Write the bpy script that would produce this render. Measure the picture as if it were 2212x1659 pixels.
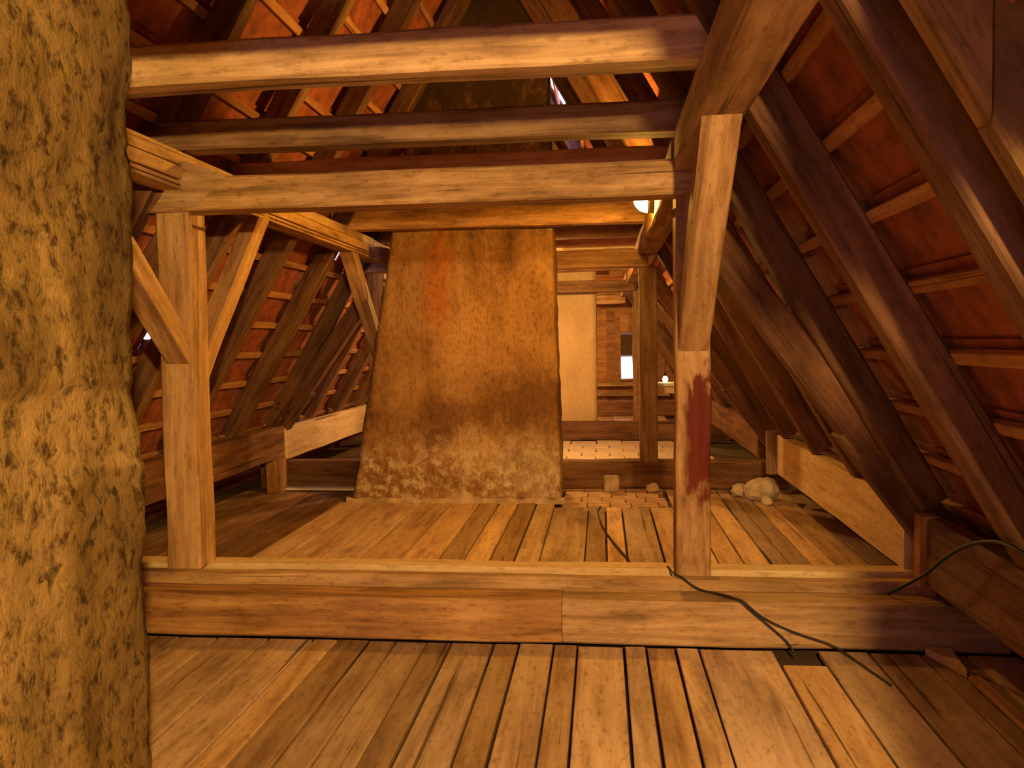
import bpy, bmesh, math, random
from mathutils import Vector, Matrix, noise

for o in list(bpy.data.objects):
    bpy.data.objects.remove(o, do_unlink=True)
S = bpy.context.scene
COL = S.collection
V = Vector
rnd = random.Random(7)

# ------------------------------------------------------------------ camera
cam_d = bpy.data.cameras.new('camera')
cam_d.sensor_width = 36.0
cam_d.sensor_fit = 'HORIZONTAL'
cam_d.lens = 36.0 * 1800 / 2212
cam_d.clip_start = 0.03
cam = bpy.data.objects.new('camera', cam_d)
COL.objects.link(cam)
psi, th, ro = 0.107943, 0.049978, 0.015315
F = V((-math.sin(psi) * math.cos(th), math.cos(psi) * math.cos(th), -math.sin(th)))
r0 = V((math.cos(psi), math.sin(psi), 0))
u0 = r0.cross(F)
cr = r0 * math.cos(ro) - u0 * math.sin(ro)
cu = u0 * math.cos(ro) + r0 * math.sin(ro)
m = Matrix((cr, cu, -F)).transposed().to_4x4()
m.translation = V((0, 0, 1.6))
cam.matrix_world = m
S.camera = cam

# ------------------------------------------------------------------ sky, exposure
W = bpy.data.worlds.new('World')
S.world = W
W.use_nodes = True
bg = W.node_tree.nodes['Background']
bg.inputs['Color'].default_value = (0.50, 0.48, 1.0, 1)      # pale overcast daylight outside the roof
bg.inputs['Strength'].default_value = 6.5
S.view_settings.view_transform = 'Standard'
S.view_settings.look = 'None'
S.view_settings.gamma = 1
S.view_settings.use_curve_mapping = False
S.view_settings.exposure = 0.0

# lamp strengths (each lamp is a glowing dome or bulb built further down)
GLOW_MIDDLE = ((1.0, 0.47, 0.06), 720.0)
GLOW_NEAR = ((1.0, 0.58, 0.175), 11000.0)
GLOW_FAR = ((1.0, 0.52, 0.13), 2200.0)

# ------------------------------------------------------------------ materials
def nodes_of(name):
    mt = bpy.data.materials.new(name)
    mt.use_nodes = True
    nt = mt.node_tree
    return mt, nt, nt.nodes, nt.links, nt.nodes['Principled BSDF']

def ramp(N, pts):
    r = N.new('ShaderNodeValToRGB')
    el = r.color_ramp.elements
    while len(el) > 1:
        el.remove(el[0])
    el[0].position, el[0].color = pts[0][0], (*pts[0][1], 1)
    for p, c in pts[1:]:
        e = el.new(p)
        e.color = (*c, 1)
    return r

def math_node(N, L, op, a, b=None, clamp=False):
    n = N.new('ShaderNodeMath')
    n.operation = op
    n.use_clamp = clamp
    for i, v in enumerate((a, b)):
        if v is None:
            continue
        if isinstance(v, (int, float)):
            n.inputs[i].default_value = v
        else:
            L.new(v, n.inputs[i])
    return n.outputs[0]

def mix(N, L, fac, a, b, blend='MIX'):
    n = N.new('ShaderNodeMix')
    n.data_type = 'RGBA'
    n.blend_type = blend
    for sock, v in ((n.inputs[0], fac), (n.inputs[6], a), (n.inputs[7], b)):
        if isinstance(v, (int, float)):
            sock.default_value = v
        elif isinstance(v, tuple):
            sock.default_value = (*v, 1)
        else:
            L.new(v, sock)
    return n.outputs[2]

TINT_SIDE = -1.0
def wood(name, dark, mid, light, grain=16.0, vary=0.35, bump=0.35, tint=None):
    mt, nt, N, L, B = nodes_of(name)
    tc = N.new('ShaderNodeTexCoord')
    oi = N.new('ShaderNodeObjectInfo')
    off = N.new('ShaderNodeVectorMath'); off.operation = 'SCALE'
    off.inputs[0].default_value = (37.0, 11.0, 5.0)
    L.new(oi.outputs['Random'], off.inputs['Scale'])
    add = N.new('ShaderNodeVectorMath'); add.operation = 'ADD'
    L.new(tc.outputs['Object'], add.inputs[0]); L.new(off.outputs[0], add.inputs[1])
    def mapped(sx, s):
        mp = N.new('ShaderNodeMapping')
        mp.inputs['Scale'].default_value = (sx, s, s)
        L.new(add.outputs[0], mp.inputs['Vector'])
        return mp.outputs[0]
    def nz(vec, scale, detail=6, rough=0.6, dist=0.0):
        n = N.new('ShaderNodeTexNoise')
        n.inputs['Scale'].default_value = scale
        n.inputs['Detail'].default_value = detail
        n.inputs['Roughness'].default_value = rough
        n.inputs['Distortion'].default_value = dist
        L.new(vec, n.inputs['Vector'])
        return n.outputs['Fac']
    g = nz(mapped(1.1, grain), 1.0, 7, 0.65, 0.6)
    blotch = nz(mapped(1.6, 4.0), 1.2, 4, 0.6)
    speck = nz(mapped(14, 40), 1.0, 3, 0.7)
    crack = nz(mapped(0.35, 22), 1.0, 3, 0.5, 0.4)
    s = math_node(N, L, 'ADD', math_node(N, L, 'MULTIPLY', g, 0.62), math_node(N, L, 'MULTIPLY', blotch, 0.38))
    rp = ramp(N, [(0.37, dark), (0.5, mid), (0.62, light)])
    L.new(s, rp.inputs[0])
    sp = ramp(N, [(0.31, (0.52, 0.47, 0.42)), (0.47, (1, 1, 1))])
    L.new(speck, sp.inputs[0])
    c = mix(N, L, 0.7, rp.outputs[0], sp.outputs[0], 'MULTIPLY')
    ck = ramp(N, [(0.29, (0.12, 0.10, 0.09)), (0.325, (1, 1, 1))])
    L.new(crack, ck.inputs[0])
    c = mix(N, L, 0.8, c, ck.outputs[0], 'MULTIPLY')
    if tint:
        lo, hi, wlo, col = tint          # along the length, across the width
        sx = N.new('ShaderNodeSeparateXYZ'); L.new(tc.outputs['Object'], sx.inputs[0])
        wob = math_node(N, L, 'MULTIPLY', math_node(N, L, 'SUBTRACT', nz(mapped(7, 16), 1.0, 5), 0.5), 0.55)
        xs = math_node(N, L, 'ADD', sx.outputs[0], wob)
        a = N.new('ShaderNodeMapRange'); a.interpolation_type = 'SMOOTHSTEP'
        L.new(xs, a.inputs[0]); a.inputs[1].default_value = lo - .08; a.inputs[2].default_value = lo + .08
        b = N.new('ShaderNodeMapRange'); b.interpolation_type = 'SMOOTHSTEP'
        L.new(xs, b.inputs[0]); b.inputs[1].default_value = hi - .05; b.inputs[2].default_value = hi + .05
        b.inputs[3].default_value = 1; b.inputs[4].default_value = 0
        d = N.new('ShaderNodeMapRange'); d.interpolation_type = 'SMOOTHSTEP'
        L.new(math_node(N, L, 'ADD', math_node(N, L, 'MULTIPLY', sx.outputs[1], TINT_SIDE), math_node(N, L, 'MULTIPLY', wob, 0.22)), d.inputs[0])
        d.inputs[1].default_value = wlo - .02; d.inputs[2].default_value = wlo + .03
        k = math_node(N, L, 'MULTIPLY', math_node(N, L, 'MULTIPLY', a.outputs[0], b.outputs[0]), d.outputs[0])
        c = mix(N, L, math_node(N, L, 'MULTIPLY', k, 0.93), c, col)
    hs = N.new('ShaderNodeHueSaturation')
    mr = N.new('ShaderNodeMapRange')
    L.new(oi.outputs['Random'], mr.inputs[0])
    mr.inputs[3].default_value = 1 - vary
    mr.inputs[4].default_value = 1 + vary * 0.7
    L.new(mr.outputs[0], hs.inputs['Value'])
    wn = N.new('ShaderNodeTexWhiteNoise'); wn.noise_dimensions = '1D'
    L.new(oi.outputs['Random'], wn.inputs['W'])
    mh = N.new('ShaderNodeMapRange')
    L.new(wn.outputs['Value'], mh.inputs[0])
    mh.inputs[3].default_value = 1 - vary * 0.35; mh.inputs[4].default_value = 1 + vary * 0.25
    L.new(mh.outputs[0], hs.inputs['Saturation'])
    L.new(c, hs.inputs['Color'])
    L.new(hs.outputs[0], B.inputs['Base Color'])
    B.inputs['Roughness'].default_value = 0.72
    B.inputs['Specular IOR Level'].default_value = 0.25
    bp = N.new('ShaderNodeBump')
    bp.inputs['Strength'].default_value = bump
    bp.inputs['Distance'].default_value = 0.012
    L.new(math_node(N, L, 'ADD', g, math_node(N, L, 'MULTIPLY', crack, 0.6)), bp.inputs['Height'])
    L.new(bp.outputs[0], B.inputs['Normal'])
    return mt

def plaster(name, cols, scale=2.0, streak=0.5, bump=0.8, coat=None, bloom=None, speck_amt=0.6, blobs=(), fine_z=0.5, fine_s=38):
    mt, nt, N, L, B = nodes_of(name)
    tc = N.new('ShaderNodeTexCoord')
    def mp(s):
        q = N.new('ShaderNodeMapping'); q.inputs['Scale'].default_value = s
        L.new(tc.outputs['Object'], q.inputs['Vector']); return q.outputs[0]
    def nz(vec, scale, detail=6, rough=0.6, dist=0.0):
        n = N.new('ShaderNodeTexNoise')
        n.inputs['Scale'].default_value = scale; n.inputs['Detail'].default_value = detail
        n.inputs['Roughness'].default_value = rough; n.inputs['Distortion'].default_value = dist
        L.new(vec, n.inputs['Vector']); return n.outputs['Fac']
    a = nz(mp((1, 1, 0.55)), scale, 8, 0.62, 0.8)
    st = nz(mp((9, 9, 0.5)), 1.0, 5, 0.6)
    fine = nz(mp((1, 1, fine_z)), fine_s, 5, 0.72, 0.3)
    s = math_node(N, L, 'ADD', math_node(N, L, 'MULTIPLY', a, 1 - 0.45 * streak), math_node(N, L, 'MULTIPLY', st, 0.45 * streak))
    rp = ramp(N, cols); L.new(s, rp.inputs[0])
    c = rp.outputs[0]
    sx = N.new('ShaderNodeSeparateXYZ'); L.new(tc.outputs['Object'], sx.inputs[0])
    def step(v, edge, soft, rise=True):
        q = N.new('ShaderNodeMapRange'); q.interpolation_type = 'SMOOTHSTEP'
        L.new(v, q.inputs[0]); q.inputs[1].default_value = edge - soft; q.inputs[2].default_value = edge + soft
        if not rise:
            q.inputs[3].default_value = 1; q.inputs[4].default_value = 0
        return q.outputs[0]
    wob = math_node(N, L, 'MULTIPLY', math_node(N, L, 'SUBTRACT', nz(mp((1, 1, 1)), 3.5, 5), 0.5), 0.25)
    if coat:                                  # a later, smoother and paler coat of plaster
        ztop, zmid, yedge, col, amt = coat
        zz = math_node(N, L, 'ADD', sx.outputs[2], math_node(N, L, 'MULTIPLY', wob, 0.25))
        yy = math_node(N, L, 'ADD', sx.outputs[1], math_node(N, L, 'MULTIPLY', wob, 0.25))
        up = math_node(N, L, 'MULTIPLY', step(zz, ztop, 0.012, False), step(zz, zmid, 0.02))
        low = math_node(N, L, 'MULTIPLY', step(zz, zmid, 0.02, False), step(yy, yedge, 0.012, False))
        k = math_node(N, L, 'ADD', up, low, True)
        cn = ramp(N, [(0.3, tuple(v * 0.6 for v in col)), (0.5, col), (0.7, tuple(v * 1.2 for v in col))])
        L.new(a, cn.inputs[0])
        c = mix(N, L, math_node(N, L, 'MULTIPLY', k, amt), c, cn.outputs[0])
    for (cx, cz, rx, rz, col, amt) in blobs:  # soot, rust and lime stains, plus painted shade
        dx = math_node(N, L, 'DIVIDE', math_node(N, L, 'SUBTRACT', sx.outputs[0], cx), rx)
        dz = math_node(N, L, 'DIVIDE', math_node(N, L, 'SUBTRACT', sx.outputs[2], cz), rz)
        rr = math_node(N, L, 'SQRT', math_node(N, L, 'ADD', math_node(N, L, 'MULTIPLY', dx, dx), math_node(N, L, 'MULTIPLY', dz, dz)))
        rr = math_node(N, L, 'ADD', rr, math_node(N, L, 'MULTIPLY', math_node(N, L, 'SUBTRACT', nz(mp((1, 1, 0.8)), 5.0, 6, 0.7), 0.5), 2.6))
        c = mix(N, L, math_node(N, L, 'MULTIPLY', step(rr, 0.95, 0.45, False), amt), c, col)
    if bloom:                                 # pale lime bloom above the foot
        z0, z1, col = bloom
        zz = math_node(N, L, 'ADD', sx.outputs[2], math_node(N, L, 'MULTIPLY', wob, 2.2))
        k = math_node(N, L, 'MULTIPLY', step(zz, z0, 0.12), step(zz, z1, 0.25, False))
        b2 = ramp(N, [(0.46, (0, 0, 0)), (0.6, (1, 1, 1))]); L.new(nz(mp((1, 1, 1)), 9, 6, 0.75), b2.inputs[0])
        c = mix(N, L, math_node(N, L, 'MULTIPLY', k, b2.outputs[0]), c, col)
    sp = ramp(N, [(0.36, (0.22, 0.18, 0.14)), (0.50, (1, 1, 1)), (0.62, (1.1, 1.1, 1.05)), (0.72, (1.5, 1.45, 1.35))])
    L.new(fine, sp.inputs[0])
    c = mix(N, L, speck_amt, c, sp.outputs[0], 'MULTIPLY')
    L.new(c, B.inputs['Base Color'])
    B.inputs['Roughness'].default_value = 0.85
    B.inputs['Specular IOR Level'].default_value = 0.2
    bp = N.new('ShaderNodeBump'); bp.inputs['Strength'].default_value = bump; bp.inputs['Distance'].default_value = 0.02
    L.new(math_node(N, L, 'ADD', fine, a), bp.inputs['Height']); L.new(bp.outputs[0], B.inputs['Normal'])
    return mt

def plain(name, col, rough=0.6, metal=0.0, mottle=0.25):
    mt, nt, N, L, B = nodes_of(name)
    tc = N.new('ShaderNodeTexCoord')
    n = N.new('ShaderNodeTexNoise'); n.inputs['Scale'].default_value = 9; n.inputs['Detail'].default_value = 5
    L.new(tc.outputs['Object'], n.inputs['Vector'])
    rp = ramp(N, [(0.3, tuple(c * (1 - mottle) for c in col)), (0.7, tuple(min(1, c * (1 + mottle)) for c in col))])
    L.new(n.outputs['Fac'], rp.inputs[0]); L.new(rp.outputs[0], B.inputs['Base Color'])
    B.inputs['Roughness'].default_value = rough; B.inputs['Metallic'].default_value = metal
    return mt

def glow(name, col, strength):
    mt, nt, N, L, B = nodes_of(name)
    B.inputs['Base Color'].default_value = (0.9, 0.85, 0.7, 1)
    B.inputs['Emission Color'].default_value = (*col, 1)
    B.inputs['Emission Strength'].default_value = strength
    return mt

def glass(name):
    mt, nt, N, L, B = nodes_of(name)
    B.inputs['Base Color'].default_value = (0.95, 0.96, 0.97, 1)
    B.inputs['Roughness'].default_value = 0.05
    B.inputs['Transmission Weight'].default_value = 1.0
    B.inputs['IOR'].default_value = 1.05
    return mt

M = {
    'glass': glass('window_glass'),
    'old': wood('old_oak', (0.13, 0.065, 0.03), (0.33, 0.185, 0.085), (0.50, 0.31, 0.15)),
    'grey': wood('weathered_timber', (0.20, 0.12, 0.06), (0.42, 0.27, 0.14), (0.60, 0.42, 0.24), vary=0.2),
    'post': wood('post_timber', (0.22, 0.12, 0.055), (0.46, 0.28, 0.14), (0.62, 0.41, 0.22), vary=0.15),
    'tinted': wood('tinted_post_timber', (0.22, 0.12, 0.055), (0.44, 0.26, 0.12), (0.60, 0.38, 0.19), vary=0.1,
                    tint=(-0.66, 0.0, -0.045, (0.105, 0.004, 0.0015))),  # dark red patch below mid height
    'mottled': wood('mottled_rafter_timber', (0.07, 0.042, 0.016), (0.20, 0.125, 0.05), (0.32, 0.215, 0.095), grain=7, vary=0.1, bump=0.6),
    'split': wood('split_timber', (0.17, 0.09, 0.04), (0.52, 0.32, 0.15), (0.66, 0.44, 0.22), grain=9, vary=0.1, bump=0.9),
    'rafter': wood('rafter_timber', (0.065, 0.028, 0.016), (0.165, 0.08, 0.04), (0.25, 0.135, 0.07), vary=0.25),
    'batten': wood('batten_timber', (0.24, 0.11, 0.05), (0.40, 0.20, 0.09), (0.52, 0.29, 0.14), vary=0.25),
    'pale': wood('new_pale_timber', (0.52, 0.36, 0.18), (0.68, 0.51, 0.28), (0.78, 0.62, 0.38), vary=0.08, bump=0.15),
    'plank': wood('floor_plank', (0.33, 0.20, 0.10), (0.57, 0.38, 0.21), (0.70, 0.50, 0.30), grain=12, vary=0.42),
    'plank_shaded': wood('shaded_floor_plank', (0.14, 0.07, 0.03), (0.29, 0.16, 0.075), (0.40, 0.24, 0.12), grain=12, vary=0.3),  # darker floor plank, shade of the back corner put into its colour
    'tile': plain('terracotta', (0.27, 0.075, 0.04), 0.9, 0, 0.45),
    'brick': plain('floor_brick', (0.50, 0.32, 0.20), 0.9, 0, 0.35),
    'ptile': plain('pale_floor_tile', (0.66, 0.54, 0.42), 0.85, 0, 0.2),
    'under': plain('dusty_underfloor', (0.10, 0.06, 0.035), 0.95),
    'rubble': plain('lime_rubble', (0.58, 0.47, 0.34), 0.95, 0, 0.35),
    'mortar': plain('mortar', (0.42, 0.31, 0.20), 0.95, 0, 0.4),
    'metal': plain('grey_metal', (0.30, 0.28, 0.26), 0.45, 0.8),
    'rubber': plain('black_rubber', (0.02, 0.017, 0.015), 0.55),
    'white': plain('off_white', (0.80, 0.77, 0.70), 0.7, 0, 0.1),
    'chimney': plaster('sooty_shaded_chimney_plaster', [(0.32, (0.11, 0.052, 0.017)), (0.43, (0.26, 0.135, 0.05)), (0.55, (0.38, 0.215, 0.085)), (0.70, (0.50, 0.31, 0.14))],
                       1.7, 0.6, 0.5, bloom=(0.02, 0.55, (0.66, 0.54, 0.36)), speck_amt=0.5, blobs=[
                           (-0.75, 1.02, 0.42, 0.30, (0.13, 0.055, 0.018), 0.75), (-1.45, 0.80, 0.42, 0.30, (0.15, 0.065, 0.02), 0.7), (-1.22, 1.25, 0.30, 0.15, (0.14, 0.06, 0.02), 0.7),
                           (-1.60, 2.20, 0.13, 0.55, (0.42, 0.145, 0.035), 0.75), (-1.33, 1.50, 0.30, 0.42, (0.50, 0.29, 0.12), 0.6), (-0.95, 1.75, 0.30, 0.5, (0.44, 0.24, 0.09), 0.5),
                           (-1.30, 0.52, 0.28, 0.25, (0.66, 0.46, 0.24), 0.6), (-0.70, 0.35, 0.36, 0.28, (0.46, 0.36, 0.22), 0.75), (-2.0, 0.25, 0.4, 0.25, (0.26, 0.12, 0.04), 0.6),
                           (-1.2, 4.9, 2.4, 1.75, (0.055, 0.032, 0.028), 0.95)]),  # dark upper shaft: missing lamp light put into the colour
    'chimney2': plaster('pale_chimney_plaster', [(0.3, (0.50, 0.36, 0.20)), (0.5, (0.64, 0.47, 0.27)), (0.7, (0.74, 0.57, 0.34))], 1.5, 0.3, 0.3, speck_amt=0.2),
    'pier': plaster('rough_pier_plaster', [(0.30, (0.045, 0.026, 0.008)), (0.43, (0.115, 0.074, 0.024)), (0.56, (0.18, 0.122, 0.042)), (0.75, (0.29, 0.205, 0.085))],
                    3.0, 0.4, 0.55, fine_z=0.72, fine_s=27, coat=(1.49, 1.28, 1.88, (0.225, 0.16, 0.068), 0.75), speck_amt=1.0),
}

# ------------------------------------------------------------------ helpers
def link(name, me, mat, parent=None):
    o = bpy.data.objects.new(name, me)
    COL.objects.link(o)
    if mat is not None and not me.materials:
        me.materials.append(mat)
    if parent is not None:
        o.parent = parent
    return o

def tag(o, label, cat, group=None):
    o['label'] = label
    o['category'] = cat
    if group:
        o['group'] = group
    return o

def struct(o, label=None):
    o['kind'] = 'structure'
    if label:
        o['label'] = label
    return o

def empty(name, loc=(0, 0, 0)):
    o = bpy.data.objects.new(name, None)
    COL.objects.link(o)
    o.location = loc
    o.empty_display_size = 0.1
    return o

def timber_mesh(name, L, w, h, jit=0.005, seg=0.4, ch=0.012, cut0=0.0, cut1=0.0, bow=0.0):
    """hewn timber along local X, centred; cut = shift of the end along X per unit of local Z"""
    n = max(2, int(L / seg) + 1)
    ch = min(ch, w * 0.3, h * 0.3)
    a, b = w / 2, h / 2
    prof = [(-a + ch, -b), (a - ch, -b), (a, -b + ch), (a, b - ch), (a - ch, b), (-a + ch, b), (-a, b - ch), (-a, -b + ch)]
    vs, fs = [], []
    for i in range(n):
        t = i / (n - 1)
        x = -L / 2 + L * t
        oy, oz = rnd.uniform(-jit, jit), rnd.uniform(-jit, jit) + bow * math.sin(math.pi * t)
        sc = 1 + rnd.uniform(-jit, jit) / max(w, h) * 0.8
        c = cut0 if i == 0 else (cut1 if i == n - 1 else 0)
        for (py, pz) in prof:
            vs.append((x + c * pz, oy + py * sc + rnd.uniform(-1, 1) * jit * 0.3, oz + pz * sc + rnd.uniform(-1, 1) * jit * 0.3))
    for i in range(n - 1):
        for k in range(8):
            p, q = i * 8 + k, i * 8 + (k + 1) % 8
            fs.append((p, p + 8, q + 8, q))
    fs.append(tuple(range(8)))
    fs.append(tuple(range((n - 1) * 8 + 7, (n - 1) * 8 - 1, -1)))
    me = bpy.data.meshes.new(name)
    me.from_pydata(vs, [], fs)
    bm = bmesh.new(); bm.from_mesh(me)
    bmesh.ops.recalc_face_normals(bm, faces=bm.faces)
    bm.to_mesh(me); bm.free()
    return me

def frame(p0, p1, up):
    p0, p1 = V(p0), V(p1)
    x = (p1 - p0).normalized()
    z = V(up)
    z = (z - x * z.dot(x)).normalized()
    y = z.cross(x)
    mt = Matrix((x, y, z)).transposed().to_4x4()
    mt.translation = (p0 + p1) / 2
    return mt

def timber(name, p0, p1, w, h, mat, up=(0, 0, 1), parent=None, **kw):
    """w across (local Y), h along 'up' (local Z)"""
    L = (V(p1) - V(p0)).length
    o = link(name, timber_mesh(name, L, w, h, **kw), M[mat], parent)
    mt = frame(p0, p1, up)
    if parent is not None:
        mt = parent.matrix_world.inverted() @ mt if parent.matrix_world != Matrix.Identity(4) else mt
        mt = Matrix.Translation(-parent.location) @ frame(p0, p1, up) if parent.rotation_euler[:] == (0, 0, 0) else mt
    o.matrix_local = mt
    return o

def boxb(bm, x0, x1, y0, y1, z0, z1):
    vs = [bm.verts.new(p) for p in ((x0, y0, z0), (x1, y0, z0), (x1, y1, z0), (x0, y1, z0), (x0, y0, z1), (x1, y0, z1), (x1, y1, z1), (x0, y1, z1))]
    for f in ((0, 3, 2, 1), (4, 5, 6, 7), (0, 1, 5, 4), (1, 2, 6, 5), (2, 3, 7, 6), (3, 0, 4, 7)):
        bm.faces.new([vs[i] for i in f])
    return vs

def bevel_box(name, size, bev, mat, parent=None, loc=(0, 0, 0), rz=0.0, jit=0.0):
    bm = bmesh.new()
    x, y, z = (s / 2 for s in size)
    boxb(bm, -x, x, -y, y, -z, z)
    if bev:
        bmesh.ops.bevel(bm, geom=bm.edges[:], offset=bev, segments=1, affect='EDGES')
    for v in bm.verts:
        v.co += V((rnd.uniform(-jit, jit), rnd.uniform(-jit, jit), rnd.uniform(-jit, jit)))
    me = bpy.data.meshes.new(name); bm.to_mesh(me); bm.free()
    o = link(name, me, M[mat] if isinstance(mat, str) else mat, parent)
    o.location = loc
    o.rotation_euler = (0, 0, rz)
    return o

def rough_column(name, bot, top, z0, z1, mat, res=0.06, amp=0.012, extra=None, corner=0.03, parent=None):
    """plastered shaft; bot / top = (x0, x1, y0, y1) at z0 / z1"""
    nz_ = int((z1 - z0) / res)
    def rect(t):
        return [bot[i] + (top[i] - bot[i]) * t for i in range(4)]
    x0, x1, y0, y1 = bot
    nx, ny = max(3, int((x1 - x0) / res)), max(3, int((y1 - y0) / res))
    per = []
    for i in range(nx): per.append((i / nx, 0, 0, -1))
    for i in range(ny): per.append((1, i / ny, 1, 0))
    for i in range(nx): per.append((1 - i / nx, 1, 0, 1))
    for i in range(ny): per.append((0, 1 - i / ny, -1, 0))
    K = len(per)
    vs, fs = [], []
    for j in range(nz_ + 1):
        t = j / nz_
        a0, a1, b0, b1 = rect(t)
        z = z0 + (z1 - z0) * t
        for (u, v, nx_, ny_) in per:
            x, y = a0 + (a1 - a0) * u, b0 + (b1 - b0) * v
            p = V((x, y, z))
            d = (noise.fractal(p * 2.6, 0.7, 2.0, 4) * 1.0 + noise.fractal(p * 14, 0.6, 2.0, 3) * 0.45) * amp
            if u in (0, 1) and v in (0, 1):
                d2 = -corner * (0.4 + 0.6 * abs(noise.noise(p * 9)))
                x += (1 if u == 1 else -1) * (d2 + d)
                y += (1 if v == 1 else -1) * (d2 + d)
            else:
                e = extra(p, nx_, ny_) if extra else 0.0
                x += nx_ * (d + e); y += ny_ * (d + e)
            vs.append((x, y, z))
    for j in range(nz_):
        for k in range(K):
            k2 = (k + 1) % K
            fs.append((j * K + k, j * K + k2, (j + 1) * K + k2, (j + 1) * K + k))
    fs.append(tuple(range(K - 1, -1, -1)))
    fs.append(tuple(nz_ * K + k for k in range(K)))
    me = bpy.data.meshes.new(name); me.from_pydata(vs, [], fs)
    for p in me.polygons:
        p.use_smooth = len(p.vertices) == 4
    return link(name, me, M[mat], parent)

def tube(name, pts, r, mat, parent=None, res=6):
    cu_ = bpy.data.curves.new(name, 'CURVE'); cu_.dimensions = '3D'
    sp = cu_.splines.new('NURBS'); sp.points.add(len(pts) - 1)
    for q, p in zip(sp.points, pts):
        q.co = (*p, 1)
    sp.use_endpoint_u = True; sp.order_u = 3
    cu_.bevel_depth = r; cu_.bevel_resolution = 2; cu_.resolution_u = res
    tmp = bpy.data.objects.new('tmp_curve', cu_); COL.objects.link(tmp)
    dg = bpy.context.evaluated_depsgraph_get()
    me = bpy.data.meshes.new_from_object(tmp.evaluated_get(dg))
    bpy.data.objects.remove(tmp, do_unlink=True); bpy.data.curves.remove(cu_)
    me.name = name
    me.materials.clear()
    for p in me.polygons: p.use_smooth = True
    return link(name, me, M[mat], parent)

def lathe(name, prof, mat, parent=None, n=20, axis='Z'):
    vs, fs = [], []
    for (r, z) in prof:
        for k in range(n):
            a = 2 * math.pi * k / n
            p = (r * math.cos(a), r * math.sin(a), z)
            if axis == 'X':
                p = (p[2], p[0], p[1])
            vs.append(p)
    for i in range(len(prof) - 1):
        for k in range(n):
            k2 = (k + 1) % n
            fs.append((i * n + k, i * n + k2, (i + 1) * n + k2, (i + 1) * n + k))
    fs.append(tuple(range(n - 1, -1, -1))); fs.append(tuple((len(prof) - 1) * n + k for k in range(n)))
    me = bpy.data.meshes.new(name); me.from_pydata(vs, [], fs)
    bm = bmesh.new(); bm.from_mesh(me); bmesh.ops.recalc_face_normals(bm, faces=bm.faces); bm.to_mesh(me); bm.free()
    for p in me.polygons: p.use_smooth = len(p.vertices) == 4
    return link(name, me, M[mat] if isinstance(mat, str) else mat, parent)

# ------------------------------------------------------------------ roof geometry
XC = -0.985                      # ridge line
SL = 1.72                        # rise per metre, both slopes
ND = math.hypot(1, SL)
RD = 0.17                        # rafter depth
YA, YB = -2.6, 19.2              # gables
def inner_x(side, z):            # inside face of the rafters
    xr = (3.54 - z) / SL
    return xr if side > 0 else 2 * XC - xr
def nrm(side): return V((side * SL / ND, 0, 1 / ND))      # outward
def sdir(side): return V((-side / ND, 0, SL / ND))        # up the slope
def roof_pt(side, s, off, y):
    """s metres up the slope from z = 0 of the inner face, off metres outwards"""
    p = V((inner_x(side, 0), y, 0)) + sdir(side) * s + nrm(side) * off
    return p
S_TOP = (3.54 - SL * XC) / SL * ND       # slope length to the ridge
PITCH = 0.325                    # batten spacing
slips = {                        # slipped tiles that let daylight in
    -1: [(8.69, 2.49), (9.74, 1.14), (9.94, 2.80), (5.85, 1.60)],
    1: [(11.05, 4.84), (11.25, 4.84)],
}
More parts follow.
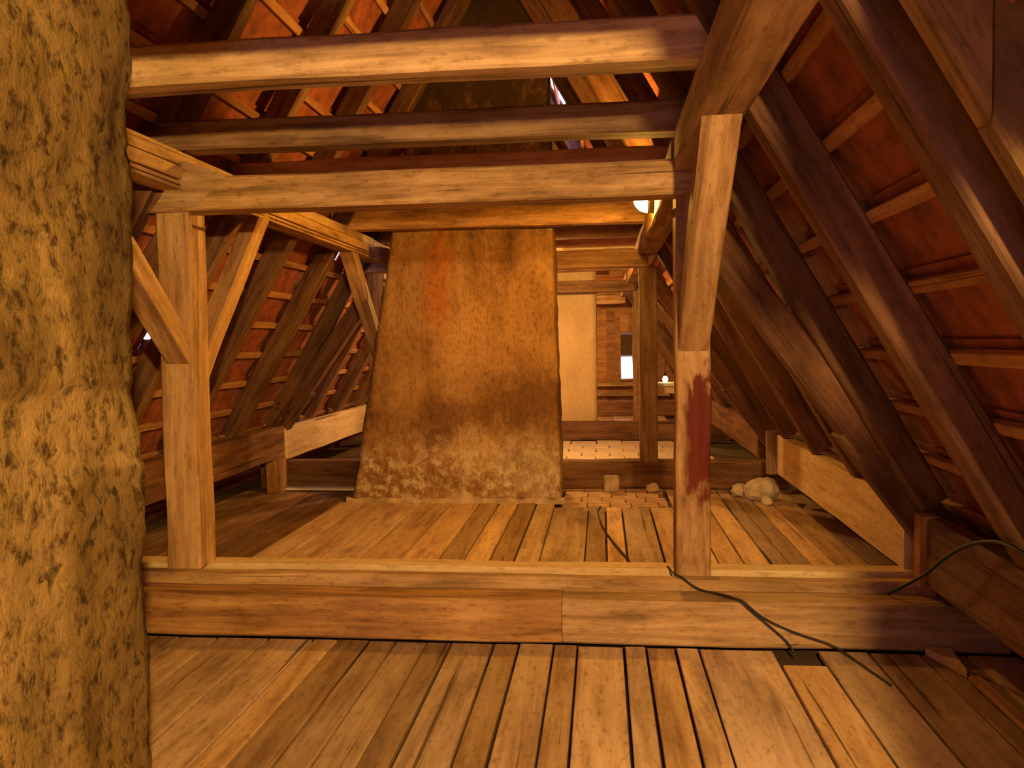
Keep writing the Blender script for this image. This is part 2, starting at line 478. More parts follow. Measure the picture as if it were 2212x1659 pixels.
for side in (-1, 1):
    nm = 'ceiling_left' if side < 0 else 'ceiling_right'
    root = struct(empty(nm, (0, 0, 0)), 'underside of the tiled roof slope with battens')
    k = 0
    s = 0.02
    while s < S_TOP - 0.02:
        p0, p1 = roof_pt(side, s, RD + 0.018, YA), roof_pt(side, s, RD + 0.018, YB)
        timber('batten', p0, p1, 0.055, 0.036, 'batten', up=nrm(side), parent=root, jit=0.003, seg=1.1, ch=0.004)
        s += PITCH
        k += 1
    nc = k
    for c in range(-1, nc):
        s0 = 0.02 + c * PITCH
        bm = bmesh.new()
        y = YA - 0.1 - rnd.uniform(0, 0.2)
        while y < YB + 0.1:
            w = 0.205
            pc = roof_pt(side, s0 + 0.16, RD, y + w / 2)
            slip = 0.0
            gone = False
            for (ys, zs) in slips[side]:
                if abs(y + w / 2 - ys) < 0.11 and abs(pc.z + 0.1 - zs) < 0.15:
                    if side < 0: slip = 0.24
            if side > 0 and 10.30 < y + w / 2 < 11.75 and 4.40 < pc.z < 5.02:
                gone = True
            ln = 0.43
            lift0, lift1 = 0.062 + rnd.uniform(0, 0.004), 0.040 + rnd.uniform(0, 0.003)
            a = s0 - 0.04 - slip
            b = min(a + ln, S_TOP + 0.06)
            t = 0.014
            quad = []
            for off in (0, t):
                for (ss, lf) in ((a, lift0), (b, lift1)):
                    for yy in (y, y + w):
                        quad.append(bm.verts.new(roof_pt(side, ss, RD + lf + off, yy)))
            y += w
            if gone:
                for v in quad: bm.verts.remove(v)
                continue
            q = quad
            for f in ((0, 1, 3, 2), (4, 6, 7, 5), (0, 4, 5, 1), (2, 3, 7, 6), (0, 2, 6, 4), (1, 5, 7, 3)):
                bm.faces.new([q[i] for i in f])
        bmesh.ops.recalc_face_normals(bm, faces=bm.faces)
        me = bpy.data.meshes.new('tile_course'); bm.to_mesh(me); bm.free()
        link('tile_course', me, M['tile'], root)
    if side > 0:
        bm = bmesh.new()
        zt = roof_pt(1, S_TOP, RD + 0.09, 0).z
        pr = [(XC - 0.22, zt - 0.22), (XC, zt + 0.10), (XC + 0.22, zt - 0.22), (XC + 0.22, zt - 0.26), (XC, zt + 0.05), (XC - 0.22, zt - 0.26)]
        A = [bm.verts.new((x, YA - 0.1, z)) for x, z in pr]; Bv = [bm.verts.new((x, YB + 0.1, z)) for x, z in pr]
        for i in range(6):
            bm.faces.new((A[i], A[(i + 1) % 6], Bv[(i + 1) % 6], Bv[i]))
        bm.faces.new(A[::-1]); bm.faces.new(Bv)
        bmesh.ops.recalc_face_normals(bm, faces=bm.faces)
        me = bpy.data.meshes.new('ridge_tile'); bm.to_mesh(me); bm.free()
        link('ridge_tile', me, M['tile'], root)

# rafters
TY = [0.26, 4.63, 9.0, 13.4, 17.8]       # front faces of the trusses
raft_y = [-2.0, -0.9, 0.35, 1.30, 2.27, 3.45, 4.60, 5.72, 6.81, 7.91, 9.0, 10.1, 11.2, 12.3, 13.4, 14.5, 15.6, 16.7, 17.8, 18.8]
RAFTER_LABELS = {
    1: {2.27: 'dark rafter lying against the mottled doubled rafter', 3.45: 'dark rafter with a thin lit edge, beside the overhead purlin and brace',
        4.60: 'dark rafter directly above the broad leaning strut', 5.72: 'dark rafter next beyond the broad leaning strut, over the bright pale board',
        6.81: 'dark rafter above the middle of the bright pale board', 7.91: 'dark rafter near the far end of the bright pale board', 9.0: 'dark rafter above the rubble stones'},
    -1: {3.45: 'rafter of the lit slope carrying the topmost grey-brown collar', 4.60: 'dull rafter where the darker collar meets the lit slope', 5.72: 'reddish rafter next beyond the pier-side post on the lit slope',
         6.81: 'second reddish rafter beyond the pier-side post on the lit slope', 7.91: 'third reddish rafter beyond the pier-side post, meeting the reddish collar', 9.0: 'rafter of the lit slope above the orange lit block'},
}
for side in (-1, 1):
    for y in raft_y:
        if side > 0 and y == 10.1:
            continue                     # cut out for the roof light
        if side > 0 and y == 11.2:
            y = 11.85
        s0 = 0.66 / SL * ND if side > 0 else 0.66 / SL * ND
        n = nrm(side) * (RD / 2)
        p0 = roof_pt(side, s0, RD / 2, y + 0.065)
        p1 = roof_pt(side, S_TOP - 0.03, RD / 2, y + 0.065)
        o = timber('rafter', p0, p1, 0.13 + rnd.uniform(-.012, .012), RD, 'rafter', up=nrm(side), jit=0.004, seg=0.6, ch=0.01)
        lab = RAFTER_LABELS[side].get(y)
        if lab:
            tag(o, lab, 'rafter', 'rafters of the shadowed slope' if side > 0 else 'rafters of the lit slope')
        elif y < 3:
            tag(o, 'rafter of the shadowed slope before the doubled rafter' if side > 0 else 'rafter of the lit slope hidden by the plaster pier', 'rafter', 'rafters over the viewer, shadowed slope' if side > 0 else 'rafters over the viewer, lit slope')
        else:
            tag(o, 'far rafter of the shadowed slope beyond the rubble stones' if side > 0 else 'far rafter of the lit slope beyond the brown chimney', 'rafter', 'far rafters of the shadowed slope' if side > 0 else 'far rafters of the lit slope')

# doubled rafter beside the second bay: two lengths butted at a plumb joint
xs = 0.80
pz = 3.54 - SL * (xs - 0.03)
sj = pz / SL * ND
for (sa, sb, c0, c1) in ((0.66 / SL * ND, sj - 0.004, 0, SL), (sj + 0.004, S_TOP - 0.4, SL, 0)):
    p0, p1 = roof_pt(1, sa, 0.115, 2.03), roof_pt(1, sb, 0.115, 2.03)
    o = timber('doubling_rafter', p0, p1, 0.09, 0.20, 'mottled', up=nrm(1), jit=0.003, seg=0.5, cut0=c0, cut1=c1)
    tag(o, 'upper mottled length of the doubled rafter, above its plumb joint' if c0 else 'lower mottled length of the doubled rafter, below its plumb joint', 'rafter')

# ------------------------------------------------------------------ floor
floor = struct(empty('floor', (0, 0, 0)), 'worn plank floor with tiled far bay')
bm = bmesh.new()
boxb(bm, -4.4, 2.5, YA - 0.3, YB + 0.3, -0.16, -0.06)
me = bpy.data.meshes.new('floor_bed'); bm.to_mesh(me); bm.free()
link('floor_bed', me, M['under'], floor)
near = [-3.95, -3.6, -3.28, -2.95, -2.62, -2.34, -2.122, -1.83, -1.58, -1.44, -1.265, -1.118, -0.945, -0.815, -0.586, -0.452, -0.265, -0.142, 0.101, 0.215, 0.365, 0.485, 0.86, 1.08, 1.33, 1.58, 1.80, 2.05]
def lay(edges, y0, y1, mat, gap=0.010, zt=0.0, zj=0.004):
    for a, b in zip(edges, edges[1:]):
        g = gap + rnd.uniform(0, 0.006)
        zz = zt - 0.0155 + rnd.uniform(-zj, zj)
        timber('plank', ((a + b) / 2, y0 + rnd.uniform(0, .01), zz), ((a + b) / 2, y1 - rnd.uniform(0, .015), zz), b - a - g, 0.031, mat, parent=floor, jit=0.0022, seg=0.9, ch=0.004)
for a, b in zip(near, near[1:]):
    lay([a, b], YA, 4.13 if a == 0.86 else 4.322, 'plank')
back = [-3.95, -3.66, -3.40, -3.12, -2.86, -2.667, -2.40, -2.13, -1.82, -1.512, -1.223, -1.03, -0.841, -0.66, -0.475, -0.142, 0.02, 0.173, 0.44, 0.66, 0.82, 0.999, 1.184, 1.31, 1.46, 1.629, 1.757, 1.876, 2.05]
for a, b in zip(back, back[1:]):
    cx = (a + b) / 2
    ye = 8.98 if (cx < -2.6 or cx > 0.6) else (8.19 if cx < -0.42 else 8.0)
    lay([a, b], 4.925, ye, 'plank_shaded' if cx < -2.6 else 'plank', gap=0.012)
# brick strip beside the chimney
for r in range(4):
    x = -0.40 - (0.06 if r % 2 else 0.0)
    while x < 0.60:
        w = 0.23 + rnd.uniform(-.03, .03)
        x1 = min(x + w, 0.63)
        if x1 - max(x, -0.40) > 0.06:
            xa = max(x, -0.40)
            bevel_box('brick', (x1 - xa - 0.012, 0.232, 0.06), 0.006, 'brick', floor, ((xa + x1) / 2, 8.125 + r * 0.243, -0.022 + rnd.uniform(-.006, .006)), rnd.uniform(-.03, .03), 0.003)
        x += w
# pale tiles of the far bay
for r in range(9):
    x = -2.3 + (0.2 if r % 2 else 0)
    while x < 1.5:
        bevel_box('floor_tile', (0.385, 0.435, 0.05), 0.006, 'ptile', floor, (x, 9.62 + r * 0.443, -0.022 + rnd.uniform(-.005, .005)), rnd.uniform(-.015, .015), 0.003)
        x += 0.4
for r in range(4):
    lay([-2.3 + 0.36 * i for i in range(11)], 13.78 + r * 1.35, 15.1 + r * 1.35, 'plank')

# ------------------------------------------------------------------ gables
def gable(name, y0, y1, holes, mat, wboard, label):
    root = struct(empty(name, (0, 0, 0)), label)
    x = -4.1
    def top(xx):
        return 3.54 + 0.36 - SL * xx if xx > XC else 3.54 + 0.36 - SL * (2 * XC - xx)
    stops = sorted([h for hh in holes for h in hh[:2]])
    while x < 2.2:
        x1 = x + wboard
        for h in stops:
            if x + 0.01 < h < x1 - 0.01:
                x1 = h
                break
        spans = [(-0.10, None)]
        for (hx0, hx1, hz0, hz1) in holes:
            if x1 > hx0 + .01 and x < hx1 - .01:
                spans = [(-0.10, hz0), (hz1, None)]
        for (za, zb) in spans:
            bm = bmesh.new()
            ta, tb = (zb, zb) if zb is not None else (max(za + .02, top(x)), max(za + .02, top(x1)))
            if x < XC < x1 and zb is None:
                ta = tb = max(top(x), top(x1))
            g = -0.004
            yo = 0.006 if int(round((x + 4.1) / wboard)) % 2 else 0.0
            vs = [bm.verts.new(p) for p in ((x + g, y0 + yo, za), (x1 - g, y0 + yo, za), (x1 - g, y1 + yo, za), (x + g, y1 + yo, za), (x + g, y0 + yo, ta), (x1 - g, y0 + yo, tb), (x1 - g, y1 + yo, tb), (x + g, y1 + yo, ta))]
            for f in ((0, 3, 2, 1), (4, 5, 6, 7), (0, 1, 5, 4), (1, 2, 6, 5), (2, 3, 7, 6), (3, 0, 4, 7)):
                bm.faces.new([vs[i] for i in f])
            me = bpy.data.meshes.new('wall_board'); bm.to_mesh(me); bm.free()
            link('wall_board', me, M[mat], root)
        x = x1
    return root
gable('wall_back', 18.95, 19.0, [(0.41, 0.73, 0.72, 1.78)], 'batten', 0.20, 'boarded gable wall far beyond the second chimney')
gable('wall_front', YA + 0.05, YA + 0.1, [(-1.0, 0.2, 1.1, 2.3)], 'rafter', 0.20, 'boarded gable wall behind the viewer')  # opening added to let bluish fill light in
# far gable window: frame, dark upper pane, white lower half
wroot = struct(empty('window_1', (0.57, 18.93, 0.70)), 'small framed window in the far gable')
for (x0, x1, z0, z1) in ((-.18, -.14, 0, 1.1), (.14, .18, 0, 1.1), (-.14, .14, 0, .05), (-.14, .14, 1.05, 1.1), (-.14, .14, .54, .57)):
    bevel_box('window_frame', (x1 - x0, 0.06, z1 - z0), 0.004, 'grey', wroot, ((x0 + x1) / 2, 0, (z0 + z1) / 2))
bevel_box('pane', (0.278, 0.005, 0.488), 0.0, 'glass', wroot, (0, 0.01, 0.295))
bevel_box('shutter', (0.278, 0.02, 0.478), 0.0, 'under', wroot, (0, 0.012, 0.81))
w2 = struct(empty('fill_window', (-0.4, YA + 0.07, 1.1)), 'added window behind the viewer for bluish fill light')  # unseen window, added for bluish fill
for (x0, x1, z0, z1) in ((-.62, -.56, -.02, 1.22), (.56, .62, -.02, 1.22), (-.56, .56, -.02, .05), (-.56, .56, 1.15, 1.22), (-.025, .025, .05, 1.15)):
    bevel_box('window_frame', (x1 - x0, 0.07, z1 - z0), 0.004, 'grey', w2, ((x0 + x1) / 2, 0, (z0 + z1) / 2))
for x in (-0.292, 0.292):
    bevel_box('pane', (0.532, 0.005, 1.10), 0.0, 'glass', w2, (x, 0.0, 0.6))
# rails across the far gable
for z, lab in ((0.62, 'upper of two ledge rails under the far gable window'), (0.40, 'lower of two ledge rails under the far gable window')):
    tag(timber('wall_rail', (-3.2, 18.86, z), (1.5, 18.86, z), 0.12, 0.09, 'grey', jit=0.003), lab, 'rail')

# ------------------------------------------------------------------ tie beams and sills
def front_tie():
    o = timber('tie_beam', (-3.9, 4.44, 0.117), (-0.225, 4.44, 0.117), 0.21, 0.234, 'old', jit=0.005)
    tag(o, 'brown length of the low tie beam beside the plaster pier, butting a greyer length', 'beam')
    o = timber('tie_beam', (-0.222, 4.44, 0.119), (2.02, 4.44, 0.119), 0.21, 0.238, 'grey', jit=0.005)
    tag(o, 'greyer length of the low tie beam running into shadow below the tinted post', 'beam')
front_tie()
tag(timber('sill_beam', (-3.85, 4.60, 0.147), (1.95, 4.60, 0.147), 0.095, 0.294, 'grey', jit=0.004),
    'weathered sill plank on edge just behind the low tie beam, under both posts', 'beam')
tag(timber('sill_beam', (-3.85, 4.835, 0.147), (1.95, 4.835, 0.147), 0.155, 0.294, 'pale', jit=0.004),
    'pale topped rear sill at the front edge of the inner plank floor', 'beam')
for i, y in enumerate(TY[2:]):
    nmz = ['beside the brown chimney foot', 'in front of the pale far chimney', 'nearest the far gable window'][i]
    tag(timber('tie_beam', (-3.85, y + 0.11, 0.15), (1.95, y + 0.11, 0.15), 0.22, 0.30, 'rafter', jit=0.005), 'low reddish tie beam across the floor ' + nmz, 'beam')

# ------------------------------------------------------------------ posts
def post(x, y, mat, label, z1=2.385, w=0.19, z0=0.294, d=0.19):
    o = timber('post', (x, y + d / 2, z0), (x, y + d / 2, z1), d, w, mat, up=(1, 0, 0), jit=0.005, seg=0.3, ch=0.010)
    return tag(o, label, 'post')
XL, XR = -2.47, 0.497
post(XL, 4.63, 'post', 'squared post under the slanted crossbeam end beside the plaster pier', w=0.205, d=0.21)
# local Y of the post runs along the room's width after turning it: tint sits on the outer half
def tinted_post():
    L = 2.21
    me = timber_mesh('post', L, 0.19, 0.19, jit=0.005, seg=0.3, ch=0.01)
    o = link('post', me, M['tinted'])
    o.matrix_world = frame((XR, 4.63 + .095, 0.294), (XR, 4.63 + .095, 2.504), (0, -1, 0))
    return tag(o, 'squared post with a dark red stain, standing on the sill', 'post')
sp_ = tinted_post()
for i, y in enumerate(TY[2:]):
    w_ = ['behind the brown chimney', 'beside the pale far chimney', 'close to the far gable'][i]
    post(XL, y, 'old', 'brown post on the lit slope side ' + w_)
    if i < 2:
        post(XR + (0.09 if i else 0.0), y, 'old', ['brown post on the tie beam beside the loose brick', 'brown post on the shadowed slope side beside the pale far chimney', 'brown post next to the far gable window'][i])

# ------------------------------------------------------------------ crossbeams
def crossbeam(y, mat, label):
    root = empty('crossbeam', (0, y, 2.475))
    x0, x1 = -2.50, 0.50
    w, h = 0.19, 0.19
    o = timber('beam_body', (x0 + 0.0, y + w / 2, 2.475), (x1, y + w / 2, 2.475), w, h, mat, parent=root, jit=0.004, cut0=0.85)
    # lapped dovetail that climbs to the purlin, and the tenon beyond it
    bm = bmesh.new()
    pts = [(-2.545, 2.40), (-2.30, 2.40), (-2.10, 2.575), (-2.34, 2.655), (-2.385, 2.655)]
    A = [bm.verts.new((x, -0.004, z - 2.475)) for x, z in pts]; Bv = [bm.verts.new((x, 0.12, z - 2.475)) for x, z in pts]
    n = len(pts)
    for i in range(n):
        bm.faces.new((A[i], A[(i + 1) % n], Bv[(i + 1) % n], Bv[i]))
    bm.faces.new(A); bm.faces.new(Bv)
    bmesh.ops.recalc_face_normals(bm, faces=bm.faces)
    me = bpy.data.meshes.new('lap_joint'); bm.to_mesh(me); bm.free()
    link('lap_joint', me, M[mat], root)
    timber('tenon', (-2.84, y + 0.12, 2.46), (-2.40, y + 0.12, 2.46), 0.09, 0.15, 'rafter', parent=root, jit=0.002)
    return tag(root, label, 'beam')
crossbeam(4.585, 'grey', 'long squared crossbeam on the two posts, lapped over the split purlin')
for i, y in enumerate(TY[2:]):
    crossbeam(y - 0.03, 'old', 'brown crossbeam on posts ' + ['just behind the brown chimney', 'above the pale far chimney', 'nearest the far gable'][i])

# ------------------------------------------------------------------ purlins
def split_purlin(y0, y1, label, mat='split'):
    """old purlin checked into long slivers along its inner face"""
    root = empty('purlin', (XL, (y0 + y1) / 2, 2.5))
    timber('heart', (XL - 0.015, y0, 2.61), (XL - 0.015, y1, 2.61), 0.155, 0.20, 'old', parent=root, jit=0.003)
    zs = [(2.503, 2.522, 0.0), (2.531, 2.552, -0.004), (2.558, 2.632, 0.004), (2.637, 2.716, 0.0)]
    for (za, zb, dx) in zs:
        timber('split_layer', (XL + 0.035 + dx, y0, (za + zb) / 2), (XL + 0.035 + dx, y1, (za + zb) / 2 - 0.003), 0.125, zb - za, mat, parent=root, jit=0.0022, seg=0.35, ch=0.004)
    return tag(root, label, 'purlin')
split_purlin(4.75, 8.62, 'deeply split purlin beyond the lapped crossbeam, lit orange')
split_purlin(YA + .1, 4.745, 'deeply split pale purlin emerging beside the plaster pier')
tag(timber('purlin', (XL, 8.63, 2.60), (XL, 18.9, 2.60), 0.19, 0.21, 'old', jit=0.006), 'brown purlin of the lit slope behind the brown chimney', 'purlin')
tag(timber('purlin', (XR, YA + .1, 2.61), (XR, 4.72, 2.61), 0.20, 0.21, 'grey', jit=0.004), 'thick smooth purlin overhead resting on the brace of the stained post', 'purlin')
tag(timber('purlin', (XR, 4.725, 2.61), (XR, 18.9, 2.61), 0.20, 0.21, 'old', jit=0.005), 'long brown purlin beyond the stained post, carrying the glowing lamp', 'purlin')
# ------------------------------------------------------------------ braces
def brace(x, ya, za, yb, zb, w, mat, label):
    o = timber('brace', (x, ya, za), (x, yb, zb), w, 0.13, mat, up=(0, 0, 1), jit=0.003, seg=0.3, ch=0.008)
    return tag(o, label, 'brace')
brace(XR, 4.74, 1.53, 3.50, 2.58, 0.165, 'post', 'diagonal brace rising from the stained post to the overhead purlin')
brace(XL + .01, 4.75, 1.48, 3.55, 2.58, 0.15, 'post', 'diagonal brace rising from the post towards the plaster pier')
brace(XL + .035, 4.78, 1.44, 5.80, 2.55, 0.12, 'post', 'diagonal brace rising from the pier-side post towards the chimney')
for i, y in enumerate(TY[2:4]):
    w_ = ['beside the brown chimney', 'beyond the brown chimney'][i]
    brace(XL + .01, y + .05, 1.50, y - 1.05, 2.56, 0.14, 'old', 'short brace under the split purlin ' + w_)

# ------------------------------------------------------------------ collars
col_lab = {3.45: 'upper grey-brown collar beam spanning above all the others', 4.60: 'darker collar beam between the top collar and the crossbeam',
           8.0: 'reddish collar beam running just in front of the brown chimney'}
for y in (-0.9, 0.35, 1.3, 2.27, 3.45, 4.60, 5.72, 6.78, 7.93, 9.1, 10.1, 11.2, 12.3, 13.5, 14.5, 15.6, 16.7, 17.9):
    key = 8.0 if y == 7.93 else y
    mat = {3.45: 'grey', 4.60: 'old', 7.93: 'old'}.get(y, 'batten')
    hh = 0.175 if y != 4.60 else 0.165
    o = timber('collar_beam', (-2.60 if y != 1.3 else -1.27, y + 0.08, 2.725 + hh / 2), (0.62, y + 0.08, 2.725 + hh / 2), 0.17, hh + (0.04 if y == 7.93 else 0), mat, jit=0.006, bow=0.0)
    if key in col_lab:
        tag(o, col_lab[key], 'beam')
    elif y in (5.72, 6.78):
        tag(o, 'dark collar beam hidden behind the long crossbeam' if y < 6 else 'dark collar beam beside the glowing lamp', 'beam')
    elif y < 3:
        tag(o, 'collar beam overhead on the bays before the plaster pier', 'beam', 'collar beams before the pier')
    else:
        tag(o, 'collar beam on the far bays behind the brown chimney', 'beam', 'collar beams of the far bays')

# ------------------------------------------------------------------ leaning struts
def strut(side, y, mat, label):
    def X(x): return x if side > 0 else 2 * XC - x
    root = empty('strut', (X(1.80), y, 0.30))
    timber('strut_body', (X(0.46), y + 0.09, 2.36), (X(1.74), y + 0.09, 0.59), 0.17, 0.175, mat, up=(side, 0, 0.7), parent=root, jit=0.005)
    timber('strut_foot', (X(1.36), y + 0.09, 1.12), (X(1.93), y + 0.09, 0.36), 0.175, 0.22, mat, up=(side, 0, 0.7), parent=root, jit=0.004)
    return tag(root, label, 'strut')
strut(1, 4.66, 'rafter', 'broad reddish strut leaning from the stained post down to the eaves')
strut(-1, 4.66, 'rafter', 'reddish strut leaning outward behind the plaster pier')
for i, y in enumerate(TY[2:4]):
    w_ = ['level with the rubble stones', 'level with the pale far chimney'][i]
    strut(1, y, 'rafter', 'thin looking strut on the shadowed slope ' + w_)
    strut(-1, y, 'rafter', 'thin looking strut on the lit slope ' + w_)

# ------------------------------------------------------------------ eaves plates
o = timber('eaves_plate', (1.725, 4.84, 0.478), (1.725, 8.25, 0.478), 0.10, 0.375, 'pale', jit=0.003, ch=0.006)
tag(o, 'bright pale new board on edge along the eaves beside the inner floor', 'board')
for (yy, zz) in ((4.98, 0.40), (5.02, 0.53), (4.92, 0.50)):
    k_ = lathe('peg_hole', [(0.016, 0), (0.016, 0.012)], 'rubber', n=10, axis='X')
    k_.parent = o; k_.matrix_local = o.matrix_local.inverted() @ Matrix.Translation((1.667, yy, zz))
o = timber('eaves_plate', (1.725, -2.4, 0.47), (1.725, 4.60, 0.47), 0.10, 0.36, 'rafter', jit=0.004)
tag(o, 'shadowed reddish eaves plate on edge beside the near floor', 'board')
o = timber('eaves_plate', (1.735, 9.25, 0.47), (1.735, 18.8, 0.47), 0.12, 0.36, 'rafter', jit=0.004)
tag(o, 'reddish eaves plate of the shadowed slope beyond the rubble stones', 'board')
tag(timber('plate_ledge', (1.83, 4.9, 0.64), (1.83, 8.25, 0.64), 0.10, 0.04, 'old', jit=0.002), 'narrow brown ledge lying behind the bright pale eaves board', 'board')
tag(timber('end_block', (1.66, 8.31, 0.28), (1.66, 8.31, 0.70), 0.10, 0.14, 'old', up=(1, 0, 0), jit=0.003), 'short brown block at the end of the bright pale board', 'block')
tag(timber('foot_block', (1.69, 4.56, 0.235), (1.69, 4.56, 0.66), 0.12, 0.09, 'batten', up=(1, 0, 0), jit=0.003), 'upright reddish block at the foot of the broad strut', 'block')
o = timber('eaves_plate', (-3.60, -2.4, 0.535), (-3.60, 8.93, 0.535), 0.14, 0.34, 'rafter', jit=0.008)
tag(o, 'dark rough eaves plate on the lit slope ending at the orange block', 'beam')
tag(timber('end_block', (-3.57, 8.76, 0.0), (-3.57, 8.76, 0.37), 0.18, 0.18, 'batten', up=(1, 0, 0), jit=0.006), 'orange lit block under the end of the dark eaves plate', 'block')
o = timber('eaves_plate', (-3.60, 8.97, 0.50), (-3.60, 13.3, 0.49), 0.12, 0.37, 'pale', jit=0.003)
tag(o, 'pale board on edge along the eaves behind the brown chimney', 'board')
tag(timber('loose_board', (-3.55, 8.86, 0.02), (-2.66, 8.86, 0.02), 0.15, 0.022, 'white', jit=0.002), 'whitish loose board on the floor beside the brown chimney foot', 'board')

# ------------------------------------------------------------------ chimneys and pier
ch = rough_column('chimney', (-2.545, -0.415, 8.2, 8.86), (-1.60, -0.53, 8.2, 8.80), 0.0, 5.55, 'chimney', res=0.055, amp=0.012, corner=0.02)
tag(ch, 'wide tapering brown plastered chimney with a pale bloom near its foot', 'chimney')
bm = bmesh.new()
nseg = 60
prev = None
for i in range(nseg + 1):
    x = -2.60 + (2.22) * i / nseg
    d = 0.045 + 0.03 * noise.noise(V((x * 6, 1, 0))) + 0.012 * noise.noise(V((x * 23, 4, 0)))
    hgt = 0.045 + 0.025 * noise.noise(V((x * 9, 7, 0)))
    ring = [bm.verts.new((x, 8.21, -0.004)), bm.verts.new((x, 8.2 - d, -0.004)), bm.verts.new((x, 8.2 - d * 0.7, hgt * 0.35)), bm.verts.new((x, 8.2 - 0.01, hgt)), bm.verts.new((x, 8.21, hgt))]
    if prev:
        for k in range(5):
            bm.faces.new((prev[k], prev[(k + 1) % 5], ring[(k + 1) % 5], ring[k]))
    else:
        bm.faces.new(ring)
    prev = ring
bm.faces.new(prev[::-1])
bmesh.ops.recalc_face_normals(bm, faces=bm.faces)
me = bpy.data.meshes.new('mortar_skirt'); bm.to_mesh(me); bm.free()
link('mortar_skirt', me, M['mortar'], ch)
c2 = rough_column('chimney', (-1.55, -0.09, 13.85, 14.45), (-1.5, -0.075, 13.85, 14.45), 0.0, 5.2, 'chimney2', res=0.09, amp=0.006, corner=0.012)
tag(c2, 'pale yellow plastered chimney seen beyond the wide brown one', 'chimney')
def pier_extra(p, nx_, ny_):
    if nx_ <= 0: return 0.0
    e = 0.0
    if p.z > 1.50: e += 0.012
    if p.z < 1.29 and p.y > 1.88: e += 0.012
    return e
pier = rough_column('plaster_pier', (-2.05, -1.305, 0.9, 2.235), (-2.05, -1.305, 0.9, 2.235), 0.0, 3.2, 'pier', res=0.03, amp=0.018, extra=pier_extra, corner=0.035)
tag(pier, 'rough ochre plastered pier with chipped arris and a patch of smoother plaster', 'pillar')

# ------------------------------------------------------------------ lamps
def dome_lamp(loc, face, r, gcol, label, nm):
    """bulkhead lamp: base plate, metal rim, glowing glass dome; face = +1/-1 along X"""
    root = empty('bulkhead_lamp', loc)
    g = bpy.data.materials.get(nm) or glow(nm, *gcol)
    a = lathe('base_plate', [(r * 1.05, 0), (r * 1.05, 0.03)], 'metal', root, 24, 'X')
    b = lathe('rim', [(r * 1.08, 0.03), (r * 1.08, 0.045), (r * 1.0, 0.05)], 'metal', root, 24, 'X')
    prof = [(r * math.cos(t), 0.045 + r * math.sin(t)) for t in [math.pi / 2 * k / 8 for k in range(8)]] + [(0.002, 0.045 + r)]
    d = lathe('glass_dome', prof, g, root, 24, 'X')
    if face < 0:
        for q in (a, b, d):
            q.rotation_euler = (0, 0, math.pi)
    return tag(root, label, 'lamp')
dome_lamp((0.397, 6.4, 2.665), -1, 0.105, GLOW_MIDDLE, 'glowing dome lamp fixed to the brown purlin behind the crossbeam', 'lit_glass_middle')
def hanging_bulb(loc, ztop, gl, label, r=0.045):
    root = empty('hanging_bulb', loc)
    tube('flex', [(0, 0, ztop - loc[2]), (0.01, 0, (ztop - loc[2]) * 0.6), (0, 0, 0.09)], 0.005, 'rubber', root)
    lathe('socket', [(0.02, 0.045), (0.022, 0.06), (0.022, 0.10), (0.008, 0.11)], 'rubber', root, 12)
    lathe('bulb', [(0.003, -0.062), (0.022, -0.055), (r * 0.86, -0.03), (r, -0.003), (r * 0.9, 0.02), (0.024, 0.05)], gl, root, 16)
    return tag(root, label, 'lamp')
gn = glow('lit_glass_near', *GLOW_NEAR)
hanging_bulb((0.52, -0.90, 2.36), 2.51, gn, 'bare bulb under the purlin behind the viewer', 0.045)
gf = glow('lit_glass_far', *GLOW_FAR)
hanging_bulb((-1.05, 11.0, 2.45), 2.73, gf, 'bare bulb hanging behind the brown chimney', 0.06)
hanging_bulb((-0.9, 15.7, 2.45), 2.73, gf, 'bare bulb hanging behind the pale far chimney', 0.06)
gs = glow('lit_glass_small', (1.0, 0.62, 0.2), 25.0)
hanging_bulb((1.04, 14.0, 0.95), 2.35, gs, 'small glowing bulb low beyond the stained post', 0.045)

# ------------------------------------------------------------------ far bench under the small bulb
bt = empty('workbench', (1.1, 14.1, 0))
bevel_box('bench_top', (0.7, 0.5, 0.05), 0.006, 'white', bt, (0.05, 0, 0.865), 0, 0.002)
bevel_box('apron', (0.6, 0.03, 0.12), 0.004, 'pale', bt, (0.05, -0.2, 0.78), 0, 0.002)
for sx in (-0.24, 0.34):
    for sy in (-0.19, 0.19):
        timber('leg', (1.1 + sx, 14.1 + sy, 0), (1.1 + sx, 14.1 + sy, 0.845), 0.06, 0.06, 'old', up=(1, 0, 0), parent=bt, jit=0.001)
tag(bt, 'pale topped workbench below the small glowing bulb', 'table')

# ------------------------------------------------------------------ loose things on the floor
lb = bevel_box('loose_brick', (0.15, 0.11, 0.17), 0.01, 'mortar', None, (0.085, 8.80, 0.093), 0.1, 0.004)
tag(lb, 'dusty loose brick stood on end before the reddish tie beam', 'brick')
def stone(loc, r, sq, label):
    bm = bmesh.new()
    bmesh.ops.create_icosphere(bm, subdivisions=3, radius=1.0)
    sd = rnd.uniform(0, 50)
    for v in bm.verts:
        n = v.co.normalized()
        q = 1 + 0.28 * noise.noise(n * 1.5 + V((sd, 0, 0))) + 0.10 * noise.noise(n * 4 + V((0, sd, 0)))
        v.co = V((n.x * sq[0], n.y * sq[1], max(n.z, -0.75) * sq[2])) * q * r
    me = bpy.data.meshes.new('rubble_stone'); bm.to_mesh(me); bm.free()
    o = link('rubble_stone', me, M['rubble'])
    o.location = loc
    return tag(o, label, 'stone')
stone((1.56, 8.40, 0.10), 0.15, (1.1, 0.9, 0.9), 'largest pale rubble stone at the far end of the bright board')
stone((1.38, 8.62, 0.055), 0.085, (1, 1, 0.8), 'middle pale rubble stone beside the largest one')
stone((1.56, 8.16, 0.04), 0.055, (1, 1, 0.9), 'smallest pale rubble stone on the floor planks')
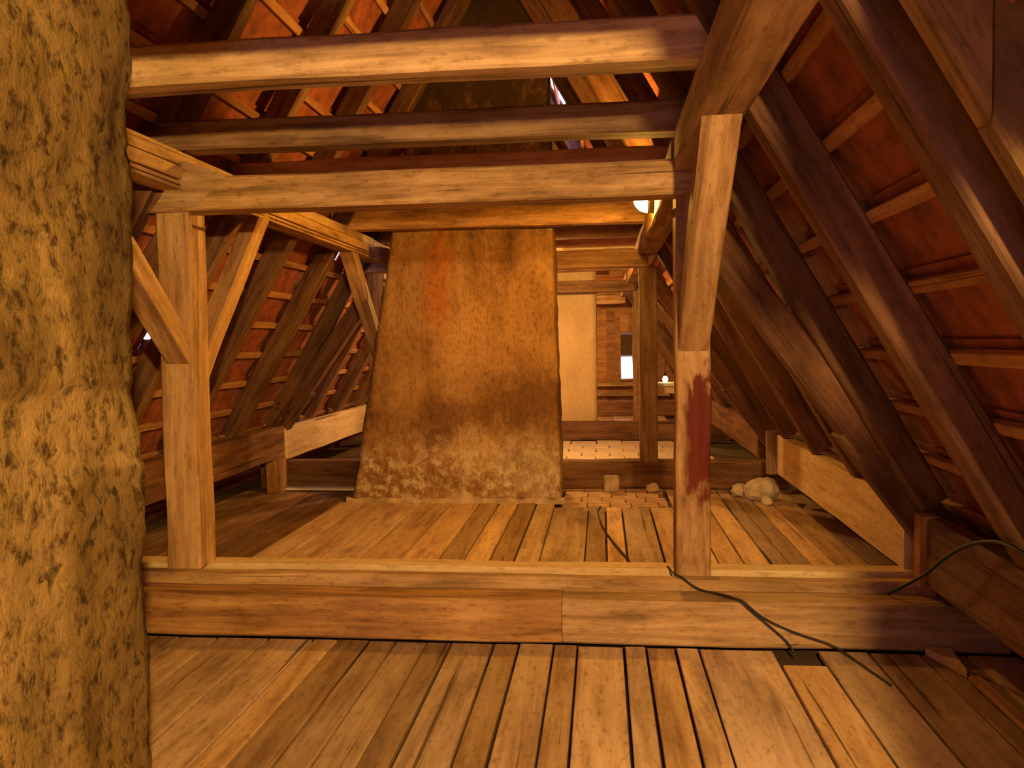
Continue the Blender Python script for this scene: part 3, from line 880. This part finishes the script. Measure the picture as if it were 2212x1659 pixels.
stone((0.52, 8.78, 0.045), 0.06, (1.2, 0.8, 0.9), 'small pale stone in front of the far brown post')

# pale wedge and slat at the eaves, beside the near floor
def prism(name, tri, z0, z1, mat):
    bm = bmesh.new()
    A = [bm.verts.new((x, y, z0)) for x, y in tri]; Bv = [bm.verts.new((x, y, z1)) for x, y in tri]
    n = len(tri)
    for i in range(n): bm.faces.new((A[i], A[(i + 1) % n], Bv[(i + 1) % n], Bv[i]))
    bm.faces.new(A[::-1]); bm.faces.new(Bv)
    bmesh.ops.recalc_face_normals(bm, faces=bm.faces)
    c = sum((v.co for v in bm.verts), V()) / len(bm.verts)
    for v in bm.verts: v.co -= c
    me = bpy.data.meshes.new(name); bm.to_mesh(me); bm.free()
    o = link(name, me, M[mat]); o.location = c
    return o
tag(prism('pale_wedge', [(1.60, 4.31), (1.72, 4.31), (1.68, 4.02)], 0.001, 0.04, 'pale'), 'pale triangular wedge on the floor below the shadowed eaves plate', 'wedge')
tag(timber('wood_offcut', (1.70, 3.98, 0.015), (1.69, 3.2, 0.015), 0.06, 0.028, 'batten', jit=0.002), 'thin loose slat on the near floor along the shadowed eaves plate', 'slat')

# ------------------------------------------------------------------ cables
tag(tube('cable', [(0.178, 6.02, 0.012), (0.07, 6.55, 0.012), (-0.015, 7.116, 0.012), (-0.04, 7.5, 0.012), (-0.06, 7.80, 0.012), (-0.03, 7.97, 0.012)], 0.008, 'rubber'),
    'dark cable lying across the inner floor planks', 'cable')
tag(tube('cable', [(0.178, 6.02, 0.011), (0.26, 5.5, 0.011), (0.33, 5.0, 0.012), (0.35, 4.93, 0.16), (0.36, 4.86, 0.303), (0.38, 4.62, 0.306), (0.42, 4.545, 0.312), (0.46, 4.52, 0.28), (0.52, 4.50, 0.252), (0.60, 4.44, 0.252), (0.66, 4.36, 0.255), (0.70, 4.32, 0.252), (0.74, 4.315, 0.21), (0.85, 4.312, 0.12), (0.95, 4.308, 0.03), (0.96, 4.28, -0.01)], 0.0055, 'rubber'),
    'dark cable dropping over the tie beam beside the stained post', 'cable')
tag(tube('cable', [(0.52, 4.505, 0.25), (0.58, 4.46, 0.254), (0.66, 4.38, 0.256), (0.71, 4.325, 0.255), (0.75, 4.315, 0.215), (0.82, 4.313, 0.16), (0.98, 4.31, 0.09), (1.15, 4.30, 0.045), (1.22, 4.20, 0.012), (1.30, 3.9, 0.007)], 0.0055, 'rubber'),
    'second dark cable sagging across the greyer tie beam face', 'cable')
tag(tube('cable', [(1.48, 4.50, 0.25), (1.582, 4.36, 0.373), (1.578, 4.2, 0.457), (1.585, 4.05, 0.561), (1.617, 3.88, 0.669), (1.585, 3.55, 0.765), (1.575, 3.35, 0.78), (1.60, 3.1, 0.74), (1.66, 2.85, 0.665)], 0.009, 'rubber'),
    'thick dark cable arching up from the tie beam end over the shadowed eaves plate', 'cable')
tag(tube('conduit', [(-0.40, 8.955, 2.585), (-0.1, 8.955, 2.583), (0.2, 8.955, 2.585), (0.37, 8.955, 2.585)], 0.012, 'white'),
    'thin pale conduit along the crossbeam behind the brown chimney', 'pipe')

# ------------------------------------------------------------------ unseen plank partition added to keep the near bulb off the eaves side
pt = empty('shade_partition', (1.1, 0.33, 0))
x = 0.70
while x < 1.86:
    x1 = min(x + rnd.uniform(0.16, 0.2), 1.88)
    zt = 3.54 - SL * x1 - 0.02
    timber('plank', ((x + x1) / 2, 0.33, 0.0), ((x + x1) / 2, 0.33, zt), 0.028, x1 - x - 0.003, 'old', up=(1, 0, 0), parent=pt, jit=0.001, ch=0.003, cut1=-SL if x1 - x > 0.1 else 0)
    x = x1
tag(pt, 'added plank partition beside the viewer, blocking the near bulb', 'partition')
timber('shade_board', (0.90, 0.30, 2.34), (0.562, 0.30, 2.34), 0.026, 0.28, 'old', parent=pt, jit=0.001, ch=0.003)  # added to shade the upper rafters from the near bulb
